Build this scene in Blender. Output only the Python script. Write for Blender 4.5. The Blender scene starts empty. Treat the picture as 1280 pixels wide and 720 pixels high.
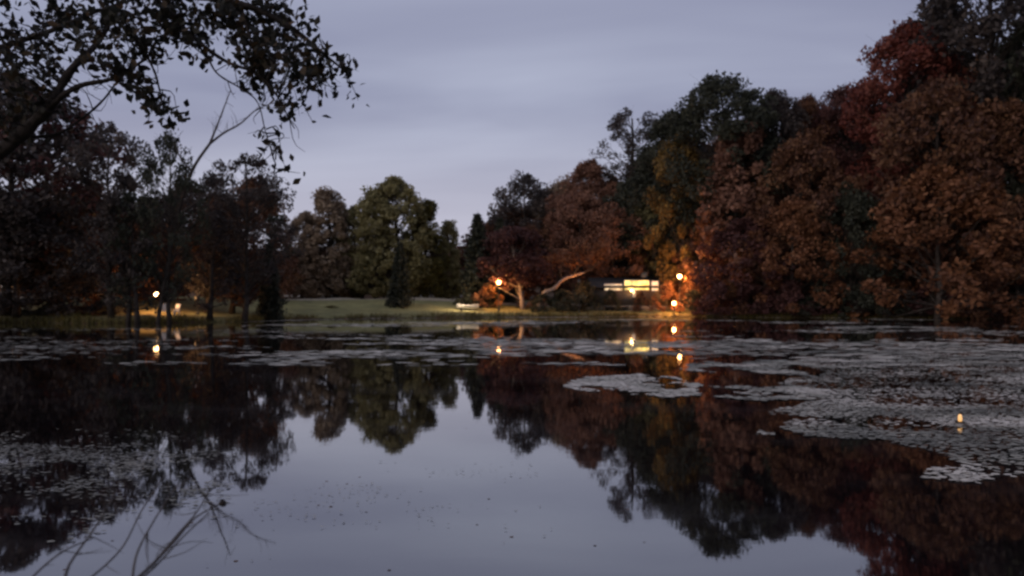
import bpy, math, random
import numpy as np
from math import radians, pi

scene = bpy.context.scene
COL = scene.collection
F, HOR, EYE = 925.0, 380.0, 1.6          # focal length and horizon row of the photo, in its pixels; eye height in m

# ------------------------------------------------------------------ camera
cam_d = bpy.data.cameras.new('camera')
cam = bpy.data.objects.new('camera', cam_d); COL.objects.link(cam)
cam.location = (0, 0, EYE); cam.rotation_euler = (radians(90), 0, 0)
cam_d.sensor_width = 36.0
cam_d.lens = 36.0 * F / 1280
cam_d.shift_y = 20 / 1280
cam_d.clip_start = 0.05; cam_d.clip_end = 9000
cam_d.dof.use_dof = True
cam_d.dof.focus_distance = 7.5
cam_d.dof.aperture_fstop = 1.7
scene.camera = cam
scene.render.resolution_x, scene.render.resolution_y = 1024, 576
scene.cycles.filter_width = 2.6
scene.cycles.max_bounces = 6
scene.cycles.diffuse_bounces = 3
scene.cycles.caustics_reflective = False
scene.cycles.caustics_refractive = False
scene.cycles.sample_clamp_indirect = 2.0
scene.view_settings.view_transform = 'Standard'
scene.view_settings.look = 'None'
scene.view_settings.exposure = 0.16
scene.view_settings.gamma = 1.0

# ------------------------------------------------------------------ sky
SUN_EL, SUN_AZ = radians(16), radians(228)     # low veiled light from behind the camera
w = bpy.data.worlds.new('World'); scene.world = w; w.use_nodes = True
nt = w.node_tree; nt.nodes.clear()
def N(t, kind, **kw):
    n = t.nodes.new(kind)
    for k, v in kw.items(): setattr(n, k, v)
    return n
out = N(nt, 'ShaderNodeOutputWorld'); bg = N(nt, 'ShaderNodeBackground')
bg.inputs['Strength'].default_value = 0.1
sky = N(nt, 'ShaderNodeTexSky', sky_type='NISHITA', sun_disc=False)
sky.sun_elevation = radians(3); sky.sun_rotation = SUN_AZ; sky.air_density = 1.6; sky.dust_density = 3
tc = N(nt, 'ShaderNodeTexCoord')
sep = N(nt, 'ShaderNodeSeparateXYZ'); nt.links.new(tc.outputs['Generated'], sep.inputs[0])
# cloud deck: direction projected on a plane overhead
zc = N(nt, 'ShaderNodeMath', operation='MAXIMUM'); zc.inputs[1].default_value = 0.0
nt.links.new(sep.outputs['Z'], zc.inputs[0])
za = N(nt, 'ShaderNodeMath', operation='ADD'); za.inputs[1].default_value = 0.16
nt.links.new(zc.outputs[0], za.inputs[0])
dx = N(nt, 'ShaderNodeMath', operation='DIVIDE'); dy = N(nt, 'ShaderNodeMath', operation='DIVIDE')
nt.links.new(sep.outputs['X'], dx.inputs[0]); nt.links.new(za.outputs[0], dx.inputs[1])
nt.links.new(sep.outputs['Y'], dy.inputs[0]); nt.links.new(za.outputs[0], dy.inputs[1])
cb = N(nt, 'ShaderNodeCombineXYZ'); nt.links.new(dx.outputs[0], cb.inputs[0]); nt.links.new(dy.outputs[0], cb.inputs[1])
n1 = N(nt, 'ShaderNodeTexNoise'); n1.inputs['Scale'].default_value = 0.95; n1.inputs['Detail'].default_value = 4
n1.inputs['Roughness'].default_value = 0.45; n1.inputs['Distortion'].default_value = 0.4
mp = N(nt, 'ShaderNodeMapping'); mp.inputs['Scale'].default_value = (0.55, 1.5, 1); mp.inputs['Location'].default_value = (3.1, 0.4, 0)
mp.inputs['Rotation'].default_value = (0, 0, radians(-12))
nt.links.new(cb.outputs[0], mp.inputs[0]); nt.links.new(mp.outputs[0], n1.inputs['Vector'])
cr = N(nt, 'ShaderNodeValToRGB')
cr.color_ramp.elements[0].position = 0.36; cr.color_ramp.elements[0].color = (0.262, 0.280, 0.410, 1)
cr.color_ramp.elements[1].position = 0.68; cr.color_ramp.elements[1].color = (0.420, 0.450, 0.590, 1)
nt.links.new(n1.outputs['Fac'], cr.inputs[0])
hr = N(nt, 'ShaderNodeValToRGB')                  # paler lilac towards the horizon
hr.color_ramp.elements[0].position = 0.02; hr.color_ramp.elements[0].color = (1, 1, 1, 1)
hr.color_ramp.elements[1].position = 0.28; hr.color_ramp.elements[1].color = (0, 0, 0, 1)
hr.color_ramp.interpolation = 'EASE'
nt.links.new(sep.outputs['Z'], hr.inputs[0])
mh = N(nt, 'ShaderNodeMix', data_type='RGBA'); mh.inputs['B'].default_value = (0.54, 0.53, 0.635, 1)
nt.links.new(hr.outputs[0], mh.inputs['Factor']); nt.links.new(cr.outputs[0], mh.inputs['A'])
sc10 = N(nt, 'ShaderNodeVectorMath', operation='SCALE'); sc10.inputs['Scale'].default_value = 9.6
nt.links.new(mh.outputs['Result'], sc10.inputs[0])
ms = N(nt, 'ShaderNodeMix', data_type='RGBA'); ms.inputs['Factor'].default_value = 0.92
nt.links.new(sky.outputs[0], ms.inputs['A']); nt.links.new(sc10.outputs[0], ms.inputs['B'])
nt.links.new(ms.outputs['Result'], bg.inputs['Color']); nt.links.new(bg.outputs[0], out.inputs[0])

sun_d = bpy.data.lights.new('sun', 'SUN'); sun = bpy.data.objects.new('sun', sun_d); COL.objects.link(sun)
sun_d.energy = 1.25; sun_d.angle = radians(50); sun_d.color = (1.0, 0.86, 0.78)
sun.rotation_euler = (radians(90) - SUN_EL, 0, -SUN_AZ + pi)
sun.location = (0, -20, 40)

# ------------------------------------------------------------------ helpers
RNG = np.random.default_rng(7)
def at(px, py, d):
    """the point seen at photo pixel (px, py) at distance d ahead"""
    return np.array([(px - 640) / F * d, d, EYE + (HOR - py) / F * d])
def on_water(px, py):
    d = EYE * F / (py - HOR); return ((px - 640) / F * d, d)

def mesh_np(name, V, faces, tint=None, smooth=False):
    """V: (n,3); faces: list of (m,k) index arrays"""
    me = bpy.data.meshes.new(name)
    V = np.asarray(V, np.float32)
    if not isinstance(faces, list): faces = [faces]
    faces = [np.asarray(f, np.int32) for f in faces if len(f)]
    me.vertices.add(len(V)); me.vertices.foreach_set('co', V.ravel())
    nl = sum(f.size for f in faces); nf = sum(len(f) for f in faces)
    me.loops.add(nl); me.polygons.add(nf)
    me.loops.foreach_set('vertex_index', np.concatenate([f.ravel() for f in faces]))
    tot = np.concatenate([np.full(len(f), f.shape[1], np.int32) for f in faces])
    st = np.concatenate([[0], np.cumsum(tot)[:-1]]).astype(np.int32)
    me.polygons.foreach_set('loop_start', st)
    me.polygons.foreach_set('loop_total', tot)
    if smooth: me.polygons.foreach_set('use_smooth', np.ones(nf, bool))
    if tint is not None:
        a = me.attributes.new('tint', 'FLOAT', 'FACE'); a.data.foreach_set('value', np.asarray(tint, np.float32))
    me.update(calc_edges=True); me.validate()
    return me

def link(name, me, mat=None, parent=None, loc=None):
    o = bpy.data.objects.new(name, me); COL.objects.link(o)
    if mat is not None:
        if len(me.materials) == 0: me.materials.append(mat)
        o.material_slots[0].link = 'OBJECT'; o.material_slots[0].material = mat
    if parent is not None: o.parent = parent
    if loc is not None: o.location = loc
    return o
def tag(o, label=None, cat=None, group=None, kind=None):
    if label: o['label'] = label
    if cat: o['category'] = cat
    if group: o['group'] = group
    if kind: o['kind'] = kind
    return o
def root(name, loc, rz=0.0, **kw):
    e = bpy.data.objects.new(name, None); COL.objects.link(e); e.empty_display_size = 0.3
    e.location = loc; e.rotation_euler = (0, 0, rz); return tag(e, **kw)

class MB:
    """collects shapes for ONE mesh"""
    def __init__(s): s.V = []; s.F = {}; s.n = 0
    def add(s, V, F):
        F = np.asarray(F, int); s.V.append(np.asarray(V, float)); s.F.setdefault(F.shape[1], []).append(F + s.n); s.n += len(V)
    def box(s, c, size, rz=0, bev=0.0, tilt=None):
        x, y, z = [v / 2 for v in size]; b = min(bev, x * .9, y * .9, z * .9)
        if b <= 0:
            V = np.array([(i * x, j * y, k * z) for k in (-1, 1) for j in (-1, 1) for i in (-1, 1)])
            Fq = [(0, 2, 3, 1), (4, 5, 7, 6), (0, 1, 5, 4), (2, 6, 7, 3), (0, 4, 6, 2), (1, 3, 7, 5)]
        else:                                     # chamfered top and bottom rims
            rings = []
            for (zz, ins) in ((-z, b), (-z + b, 0), (z - b, 0), (z, b)):
                rings += [(-x + ins, -y + ins, zz), (x - ins, -y + ins, zz), (x - ins, y - ins, zz), (-x + ins, y - ins, zz)]
            V = np.array(rings); Fq = [(3, 2, 1, 0), (12, 13, 14, 15)]
            for r in range(3):
                for k in range(4):
                    Fq.append((4 * r + k, 4 * r + (k + 1) % 4, 4 * r + 4 + (k + 1) % 4, 4 * r + 4 + k))
        if tilt is not None: V = V @ np.array(tilt).T
        cr_, sr = math.cos(rz), math.sin(rz)
        V = V @ np.array([[cr_, -sr, 0], [sr, cr_, 0], [0, 0, 1]]).T + np.array(c)
        s.add(V, Fq); return s
    def tube(s, P, R, k=6, cap=True):
        P = np.asarray(P, float); R = np.broadcast_to(np.asarray(R, float), (len(P),))
        T = np.gradient(P, axis=0); T /= np.linalg.norm(T, axis=1)[:, None] + 1e-9
        a = np.array([0, 0, 1.0]) if abs(T[0, 2]) < .9 else np.array([1.0, 0, 0])
        rings = []
        u = np.cross(T[0], a); u /= np.linalg.norm(u)
        for i in range(len(P)):
            u = u - T[i] * np.dot(u, T[i]); u /= np.linalg.norm(u) + 1e-9
            v = np.cross(T[i], u)
            th = np.arange(k) * 2 * pi / k
            rings.append(P[i] + R[i] * (np.cos(th)[:, None] * u + np.sin(th)[:, None] * v))
        V = np.concatenate(rings)
        i = np.arange(len(P) - 1)[:, None] * k; j = np.arange(k)[None]; j2 = (j + 1) % k
        Fq = np.stack([i + j, i + j2, i + k + j2, i + k + j], -1).reshape(-1, 4)
        s.add(V, Fq)
        if cap:
            b = (len(P) - 1) * k
            s.F.setdefault(k, []).append(np.array([np.arange(k)[::-1], b + np.arange(k)]) + s.n - len(V))
        return s
    def lathe(s, prof, c=(0, 0, 0), k=12):
        th = np.arange(k) * 2 * pi / k
        V = np.concatenate([np.stack([r * np.cos(th), r * np.sin(th), np.full(k, z)], 1) for r, z in prof]) + np.array(c)
        Fq = [(i * k + j, i * k + (j + 1) % k, (i + 1) * k + (j + 1) % k, (i + 1) * k + j) for i in range(len(prof) - 1) for j in range(k)]
        s.add(V, Fq)
        s.F.setdefault(k, []).append(np.array([np.arange(k)[::-1], (len(prof) - 1) * k + np.arange(k)]) + s.n - len(V))
        return s
    def mesh(s, name, smooth=False, tint=None):
        return mesh_np(name, np.concatenate(s.V), [np.concatenate(f) for f in s.F.values()], tint, smooth)
    def obj(s, name, mat, parent=None, smooth=False):
        return link(name, s.mesh(name, smooth), mat, parent)

def sm(a, b, x):
    t = np.clip((np.asarray(x, float) - a) / (b - a), 0, 1); return t * t * (3 - 2 * t)

_vn = np.random.default_rng(3).random((256, 256))
def vnoise(x, y):
    x = np.asarray(x, float); y = np.asarray(y, float)
    xi = np.floor(x).astype(int); yi = np.floor(y).astype(int); fx = x - xi; fy = y - yi
    fx = fx * fx * (3 - 2 * fx); fy = fy * fy * (3 - 2 * fy)
    g = lambda a, b: _vn[a % 256, b % 256]
    return (g(xi, yi) * (1 - fx) + g(xi + 1, yi) * fx) * (1 - fy) + (g(xi, yi + 1) * (1 - fx) + g(xi + 1, yi + 1) * fx) * fy
def fbm(x, y, o=4):
    s, a, t = 0, 1, 0
    for i in range(o):
        s = s + a * vnoise(x * 2 ** i + 17.3 * i, y * 2 ** i + 5.1 * i); t += a; a *= .5
    return s / t

# ------------------------------------------------------------------ materials
def pmat(name, color, rough=0.7, noise=None, spec=0.4, bump=0.0, metallic=0.0, emit=None, emit_s=0.0, coords='Object'):
    """noise = (scale, other colour, detail)"""
    m = bpy.data.materials.new(name); m.use_nodes = True; t = m.node_tree
    b = t.nodes['Principled BSDF']
    b.inputs['Base Color'].default_value = (*color, 1); b.inputs['Roughness'].default_value = rough
    b.inputs['Specular IOR Level'].default_value = spec; b.inputs['Metallic'].default_value = metallic
    if noise:
        co = N(t, 'ShaderNodeTexCoord'); nz = N(t, 'ShaderNodeTexNoise')
        nz.inputs['Scale'].default_value = noise[0]; nz.inputs['Detail'].default_value = noise[2] if len(noise) > 2 else 5
        t.links.new(co.outputs[coords], nz.inputs['Vector'])
        r = N(t, 'ShaderNodeValToRGB'); r.color_ramp.elements[0].position = .35; r.color_ramp.elements[1].position = .68
        r.color_ramp.elements[0].color = (*color, 1); r.color_ramp.elements[1].color = (*noise[1], 1)
        t.links.new(nz.outputs['Fac'], r.inputs[0]); t.links.new(r.outputs[0], b.inputs['Base Color'])
        if bump:
            bp = N(t, 'ShaderNodeBump'); bp.inputs['Strength'].default_value = bump; bp.inputs['Distance'].default_value = .03
            t.links.new(nz.outputs['Fac'], bp.inputs['Height']); t.links.new(bp.outputs[0], b.inputs['Normal'])
    if emit and emit_s < 2:      # uneven glow painted by noise on the emission strength
        co2 = N(t, 'ShaderNodeTexCoord'); nz2 = N(t, 'ShaderNodeTexNoise'); nz2.inputs['Scale'].default_value = 1.9; nz2.inputs['Detail'].default_value = 3
        t.links.new(co2.outputs['Object'], nz2.inputs['Vector']); mr = N(t, 'ShaderNodeMapRange'); mr.inputs['From Min'].default_value = .35; mr.inputs['From Max'].default_value = .65
        mr.inputs['To Min'].default_value = emit_s * .25; mr.inputs['To Max'].default_value = emit_s * 1.35
        t.links.new(nz2.outputs['Fac'], mr.inputs['Value']); t.links.new(mr.outputs['Result'], b.inputs['Emission Strength'])
        b.inputs['Emission Color'].default_value = (*emit, 1)
    elif emit:
        b.inputs['Emission Color'].default_value = (*emit, 1); b.inputs['Emission Strength'].default_value = emit_s
    return m

def leafmat(name, c0, c1, c2, trans=0.35):
    c0, c1, c2 = [tuple(v * 1.6 for v in c) for c in (c0, c1, c2)]
    m = bpy.data.materials.new(name); m.use_nodes = True; t = m.node_tree
    b = t.nodes['Principled BSDF']; o = t.nodes['Material Output']
    at_ = N(t, 'ShaderNodeAttribute', attribute_name='tint')
    r = N(t, 'ShaderNodeValToRGB'); e = r.color_ramp.elements
    e[0].position = 0.0; e[0].color = (*c0, 1); e[1].position = 1.0; e[1].color = (*c2, 1)
    k = r.color_ramp.elements.new(0.55); k.color = (*c1, 1)
    t.links.new(at_.outputs['Fac'], r.inputs[0]); t.links.new(r.outputs[0], b.inputs['Base Color'])
    b.inputs['Roughness'].default_value = .62; b.inputs['Specular IOR Level'].default_value = .25
    tr = N(t, 'ShaderNodeBsdfTranslucent'); t.links.new(r.outputs[0], tr.inputs[0])
    mx = N(t, 'ShaderNodeMixShader'); mx.inputs[0].default_value = trans
    t.links.new(b.outputs[0], mx.inputs[1]); t.links.new(tr.outputs[0], mx.inputs[2]); t.links.new(mx.outputs[0], o.inputs[0])
    return m

LM = {
 'dark':    leafmat('leaves_dark_green', (.014, .016, .011), (.026, .028, .019), (.044, .045, .030)),
 'grey':    leafmat('leaves_grey_brown', (.016, .014, .014), (.035, .028, .026), (.065, .050, .042)),
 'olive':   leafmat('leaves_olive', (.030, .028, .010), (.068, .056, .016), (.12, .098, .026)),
 'yellow':  leafmat('leaves_yellow_brown', (.045, .028, .010), (.105, .062, .018), (.17, .11, .03)),
 'brown':   leafmat('leaves_brown', (.032, .014, .010), (.072, .032, .018), (.12, .06, .03)),
 'maroon':  leafmat('leaves_maroon', (.024, .010, .010), (.052, .021, .019), (.085, .038, .032)),
 'red':     leafmat('leaves_red', (.042, .011, .009), (.092, .024, .017), (.14, .048, .033)),
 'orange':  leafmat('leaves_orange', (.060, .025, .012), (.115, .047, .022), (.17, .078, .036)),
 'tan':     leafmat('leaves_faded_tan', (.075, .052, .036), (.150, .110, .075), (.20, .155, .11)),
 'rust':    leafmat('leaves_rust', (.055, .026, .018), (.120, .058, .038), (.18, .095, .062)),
 'fern':    leafmat('leaves_faded_olive', (.065, .058, .026), (.135, .118, .052), (.19, .17, .085)),
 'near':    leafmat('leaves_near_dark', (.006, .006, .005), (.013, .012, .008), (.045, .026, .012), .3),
}
M = {
 'bark': pmat('bark', (.030, .024, .020), .9, (3, (.065, .052, .044)), .15, .5),
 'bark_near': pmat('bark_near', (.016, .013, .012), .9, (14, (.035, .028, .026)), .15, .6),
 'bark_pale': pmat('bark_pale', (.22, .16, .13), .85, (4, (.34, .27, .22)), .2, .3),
 'bark_mid': pmat('bark_mid', (.12, .085, .065), .9, (3, (.2, .15, .12)), .15, .6),
 'twig': pmat('dry_twig', (.045, .038, .036), .85, (20, (.08, .066, .06)), .2),
 'black_metal': pmat('black_metal', (.02, .02, .02), .45, (9, (.035, .033, .03)), .5),
 'roof': pmat('dark_shingle', (.035, .033, .036), .85, (6, (.06, .056, .056)), .2),
 'siding': pmat('pale_siding', (.48, .45, .40), .7, (1.2, (.58, .54, .47)), .3),
 'siding_dark': pmat('dark_brown_siding', (.07, .055, .045), .8, (1.2, (.10, .08, .065)), .3),
 'pink_siding': pmat('dusty_pink_siding', (.20, .13, .125), .8, (1.2, (.26, .17, .155)), .3),
 'grey_siding': pmat('grey_siding', (.20, .20, .21), .8, (1.2, (.26, .26, .27)), .3),
 'trim': pmat('white_trim', (.70, .68, .64), .55, (3, (.8, .78, .74)), .4),
 'door': pmat('brown_door', (.10, .05, .03), .5, (5, (.14, .07, .04)), .4),
 'glass_dark': pmat('dark_window_glass', (.02, .022, .028), .08, (2, (.03, .032, .04)), .8),
 'boat': pmat('white_boat_paint', (.72, .70, .66), .4, (2.5, (.82, .80, .76)), .5),
 'boat_in': pmat('worn_boat_inside', (.42, .36, .28), .7, (5, (.52, .46, .36)), .3),
 'chair': pmat('white_chair_paint', (.74, .72, .68), .5, (4, (.82, .8, .77)), .4),
 'stone': pmat('stone', (.18, .17, .16), .85, (6, (.26, .25, .23)), .3, .6),
 'win_yellow': pmat('lit_window_yellow', (.6, .5, .2), .4, (1.0, (.7, .6, .3)), .3, emit=(1.0, .74, .20), emit_s=1.5),
 'win_white': pmat('lit_window_white', (.6, .55, .5), .4, (1.0, (.7, .62, .5)), .3, emit=(1.0, .72, .42), emit_s=.9),
 'win_dim': pmat('lit_window_dim', (.4, .25, .12), .4, (1.0, (.5, .3, .15)), .3, emit=(1.0, .45, .18), emit_s=.28),
 'globe': pmat('lamp_globe', (.9, .8, .6), .4, (3, (.95, .85, .65)), .3, emit=(1.0, .47, .15), emit_s=34.0),
 'globe_pale': pmat('lamp_globe_pale', (.9, .8, .6), .4, (3, (.95, .85, .65)), .3, emit=(1.0, .52, .22), emit_s=24.0),
 'flame': pmat('lantern_light', (.9, .6, .3), .4, (3, (.95, .7, .4)), .3, emit=(1.0, .5, .14), emit_s=1.0),
}

# ------------------------------------------------------------------ pond outline and terrain
POND = np.array([(9, .9), (4.0, 1.3), (1, 1.7), (-1.2, 1.75), (-3.0, 2.3), (-4.7, 5.2), (-8.2, 10.5), (-15.5, 20), (-32, 42), (-47, 60.5),
                 (-42, 62.5), (-35, 60.5), (-29, 63), (-24.5, 66), (-22.5, 76), (-16, 83), (-9, 85), (0, 90), (9, 93.5), (17, 95), (24, 93),
                 (31, 88), (40, 85), (50, 82), (58, 79), (66, 77), (64, 62), (54, 48), (40, 35), (27, 22), (17, 10), (13, 4)])
def pond_sd(x, y):
    """signed distance to the pond's outline, positive on land"""
    x = np.asarray(x, float); y = np.asarray(y, float); p = np.stack([x, y], -1)
    best = np.full(x.shape, 1e9); inside = np.zeros(x.shape, bool)
    n = len(POND)
    for i in range(n):
        a, b = POND[i], POND[(i + 1) % n]; e = b - a
        t = np.clip(((p - a) @ e) / (e @ e), 0, 1)
        best = np.minimum(best, np.linalg.norm(p - a - t[..., None] * e, axis=-1))
        c = ((a[1] > y) != (b[1] > y)) & (x < e[0] * (y - a[1]) / (e[1] if abs(e[1]) > 1e-9 else 1e-9) + a[0])
        inside ^= c
    return np.where(inside, -best, best)
def ground_z(x, y):
    x = np.asarray(x, float); y = np.asarray(y, float)
    sd = pond_sd(x, y) + (fbm(x * .35, y * .35, 3) - .5) * sm(20, 50, y) * 2.2
    z = np.where(sd < 0, np.maximum(sd * .3, -1.4), .38 * sm(0, 1.4, sd) + 2.0 * sm(0, 24, sd) + 15 * sm(42, 150, sd))
    hill = 17 * sm(3, 48, sd) * sm(14, 44, x) * sm(20, 70, y)
    z = z + np.where(sd > 0, hill, 0)
    z = z + np.where(sd > 1, (fbm(x * .08, y * .08) - .5) * 1.2 * sm(1, 14, sd), 0)
    return z
gz = lambda x, y: float(ground_z(np.array([x]), np.array([y]))[0])

def axis(lo, hi, step, outer):
    c = list(np.arange(lo, hi + 1e-6, step)); a, b = [], []
    s = step; v = lo
    while v > -outer: s *= 1.35; v -= s; a.append(v)
    s = step; v = hi
    while v < outer: s *= 1.35; v += s; b.append(v)
    return np.array(a[::-1] + c + b)
gx = axis(-72, 84, 1.0, 2500); gy = np.concatenate([[-2500, -900, -350, -140, -60, -25, -12, -6], np.arange(-3, 10, .5), axis(10, 118, 1.0, 2500)[axis(10, 118, 1.0, 2500) >= 10]])
X, Y = np.meshgrid(gx, gy); Z = ground_z(X, Y)
ny, nx = X.shape
i = np.arange(ny - 1)[:, None] * nx; j = np.arange(nx - 1)[None]
Fg = np.stack([i + j, i + j + 1, i + nx + j + 1, i + nx + j], -1).reshape(-1, 4)
g_me = mesh_np('ground', np.stack([X, Y, Z], -1).reshape(-1, 3), Fg, smooth=True)
# where fallen leaves and bare earth take over from grass
SD = pond_sd(X, Y)
litter = np.maximum(sm(20, 34, X) * 1.0, sm(26, 38, SD) * sm(40, 60, Y)) + np.where(X < -30, .45, 0)
litter = np.clip(np.maximum(litter, 1 - sm(.2, .9, SD)), 0, 1)
a = g_me.attributes.new('litter', 'FLOAT', 'POINT'); a.data.foreach_set('value', litter.astype(np.float32).ravel())
gm = bpy.data.materials.new('grass_and_leaf_litter'); gm.use_nodes = True; t = gm.node_tree; b = t.nodes['Principled BSDF']
co = N(t, 'ShaderNodeTexCoord')
nz = N(t, 'ShaderNodeTexNoise'); nz.inputs['Scale'].default_value = .35; nz.inputs['Detail'].default_value = 9; nz.inputs['Roughness'].default_value = .7
nf = N(t, 'ShaderNodeTexNoise'); nf.inputs['Scale'].default_value = 3.0; nf.inputs['Detail'].default_value = 6
t.links.new(co.outputs['Object'], nz.inputs['Vector']); t.links.new(co.outputs['Object'], nf.inputs['Vector'])
rg = N(t, 'ShaderNodeValToRGB'); rg.color_ramp.elements[0].position = .3; rg.color_ramp.elements[1].position = .7
rg.color_ramp.elements[0].color = (.11, .112, .058, 1); rg.color_ramp.elements[1].color = (.27, .25, .11, 1)
rl = N(t, 'ShaderNodeValToRGB'); rl.color_ramp.elements[0].position = .3; rl.color_ramp.elements[1].position = .7
rl.color_ramp.elements[0].color = (.030, .022, .018, 1); rl.color_ramp.elements[1].color = (.10, .05, .026, 1)
t.links.new(nz.outputs['Fac'], rg.inputs[0]); t.links.new(nf.outputs['Fac'], rl.inputs[0])
la = N(t, 'ShaderNodeAttribute', attribute_name='litter')
lm = N(t, 'ShaderNodeMath', operation='ADD'); l2 = N(t, 'ShaderNodeMath', operation='MULTIPLY_ADD'); l2.inputs[1].default_value = 1.6; l2.inputs[2].default_value = -.8
t.links.new(nf.outputs['Fac'], l2.inputs[0]); t.links.new(l2.outputs[0], lm.inputs[0]); t.links.new(la.outputs['Fac'], lm.inputs[1]); lm.use_clamp = True
mg = N(t, 'ShaderNodeMix', data_type='RGBA'); t.links.new(lm.outputs[0], mg.inputs['Factor'])
t.links.new(rg.outputs[0], mg.inputs['A']); t.links.new(rl.outputs[0], mg.inputs['B']); t.links.new(mg.outputs['Result'], b.inputs['Base Color'])
b.inputs['Roughness'].default_value = .95; b.inputs['Specular IOR Level'].default_value = .1
bp = N(t, 'ShaderNodeBump'); bp.inputs['Strength'].default_value = .5; bp.inputs['Distance'].default_value = .06
t.links.new(nf.outputs['Fac'], bp.inputs['Height']); t.links.new(bp.outputs[0], b.inputs['Normal'])
tag(link('ground', g_me, gm), kind='structure')

# pond surface
wm = bpy.data.materials.new('pond_water'); wm.use_nodes = True; t = wm.node_tree; b = t.nodes['Principled BSDF']
b.inputs['Base Color'].default_value = (.014, .013, .018, 1); b.inputs['Roughness'].default_value = .035
b.inputs['IOR'].default_value = 3.2; b.inputs['Coat Weight'].default_value = .6; b.inputs['Coat Roughness'].default_value = .03; b.inputs['Coat IOR'].default_value = 1.5
co = N(t, 'ShaderNodeTexCoord'); mpw = N(t, 'ShaderNodeMapping'); mpw.inputs['Scale'].default_value = (.55, 1.0, 1)
n_a = N(t, 'ShaderNodeTexNoise'); n_a.inputs['Scale'].default_value = 1.1; n_a.inputs['Detail'].default_value = 2
n_b = N(t, 'ShaderNodeTexNoise'); n_b.inputs['Scale'].default_value = 7.0; n_b.inputs['Detail'].default_value = 2
t.links.new(co.outputs['Object'], mpw.inputs[0]); t.links.new(mpw.outputs[0], n_a.inputs['Vector']); t.links.new(mpw.outputs[0], n_b.inputs['Vector'])
ad = N(t, 'ShaderNodeMath', operation='MULTIPLY_ADD'); ad.inputs[1].default_value = .10
t.links.new(n_b.outputs['Fac'], ad.inputs[0]); t.links.new(n_a.outputs['Fac'], ad.inputs[2])
bp = N(t, 'ShaderNodeBump'); bp.inputs['Distance'].default_value = .0030
n_d = N(t, 'ShaderNodeTexNoise'); n_d.inputs['Scale'].default_value = .16; n_d.inputs['Detail'].default_value = 3
t.links.new(mpw.outputs[0], n_d.inputs['Vector']); md = N(t, 'ShaderNodeMapRange'); md.inputs['From Min'].default_value = .42; md.inputs['From Max'].default_value = .66
md.inputs['To Min'].default_value = .35; md.inputs['To Max'].default_value = 1.0
t.links.new(n_d.outputs['Fac'], md.inputs['Value']); t.links.new(md.outputs['Result'], bp.inputs['Strength'])
t.links.new(ad.outputs[0], bp.inputs['Height']); t.links.new(bp.outputs[0], b.inputs['Normal'])
# murk: faint scum films change the colour under the sheen
n_c = N(t, 'ShaderNodeTexNoise'); n_c.inputs['Scale'].default_value = .5; n_c.inputs['Detail'].default_value = 8; n_c.inputs['Roughness'].default_value = .65
t.links.new(mpw.outputs[0], n_c.inputs['Vector'])
rc = N(t, 'ShaderNodeValToRGB'); rc.color_ramp.elements[0].position = .50; rc.color_ramp.elements[1].position = .72
rc.color_ramp.elements[0].color = (.006, .004, .005, 1); rc.color_ramp.elements[1].color = (.030, .026, .028, 1)
t.links.new(n_c.outputs['Fac'], rc.inputs[0]); t.links.new(rc.outputs[0], b.inputs['Base Color'])
rr = N(t, 'ShaderNodeMapRange'); rr.inputs['From Min'].default_value = .5; rr.inputs['From Max'].default_value = .8
rr.inputs['To Min'].default_value = .022; rr.inputs['To Max'].default_value = .07
t.links.new(n_c.outputs['Fac'], rr.inputs['Value']); t.links.new(rr.outputs['Result'], b.inputs['Roughness'])
c0 = POND.mean(0); outl = c0 + (POND - c0) * 1.12
outl[:5] = [(11, -2), (5, -1.0), (1, -.5), (-2.0, -.4), (-5.0, 1.0)]
wme = bpy.data.meshes.new('pond_water'); wme.from_pydata([(x, y, 0) for x, y in outl], [], [list(range(len(outl)))]); wme.update()
tag(link('pond_water', wme, wm), kind='structure')

# gravel drive across the back of the lawn
def strip(name, pts, width, mat, lift=.02, n=60):
    pts = np.array(pts, float); tt = np.linspace(0, len(pts) - 1, n)
    px_ = np.interp(tt, range(len(pts)), pts[:, 0]); py_ = np.interp(tt, range(len(pts)), pts[:, 1])
    d = np.gradient(np.stack([px_, py_], 1), axis=0); d /= np.linalg.norm(d, axis=1)[:, None]
    nrm = np.stack([-d[:, 1], d[:, 0]], 1); V = []
    K = 5
    for k in range(K):
        s_ = (k / (K - 1) - .5) * width
        xx = px_ + nrm[:, 0] * s_; yy = py_ + nrm[:, 1] * s_
        V.append(np.stack([xx, yy, ground_z(xx, yy) + lift + .05 * (1 - (2 * k / (K - 1) - 1) ** 2)], 1))
    V = np.stack(V, 1).reshape(-1, 3)
    i = np.arange(n - 1)[:, None] * K; j = np.arange(K - 1)[None]
    Fq = np.stack([i + j, i + j + 1, i + K + j + 1, i + K + j], -1).reshape(-1, 4)
    return tag(link(name, mesh_np(name, V, Fq, smooth=True), mat), kind='structure')
M['gravel'] = pmat('pale_gravel', (.26, .22, .16), .95, (2.2, (.38, .33, .25), 8), .1, .4)
strip('gravel_path', [(-46, 92), (-32, 98), (-22, 103), (-12, 106.5), (-2, 107), (8, 106.5), (18, 103)], 6.0, M['gravel'])

# ------------------------------------------------------------------ trees
def leaf_quads(C, size, rng, flat=.0, elong=1.5):
    """one bent leaf face per centre"""
    n = len(C)
    a = rng.normal(size=(n, 3)); a /= np.linalg.norm(a, axis=1)[:, None]
    r = rng.normal(size=(n, 3)); r[:, 2] += flat
    u = np.cross(a, r); u /= np.linalg.norm(u, axis=1)[:, None] + 1e-9
    v = np.cross(a, u)
    s = (size * rng.uniform(.55, 1.3, n))[:, None]
    nrm = a
    V = np.stack([C - v * s * .5 * elong, C + u * s * .42 + nrm * s * .1, C + v * s * .5 * elong, C - u * s * .42 + nrm * s * .12], 1).reshape(-1, 3)
    return V, np.arange(4 * n).reshape(-1, 4)

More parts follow.
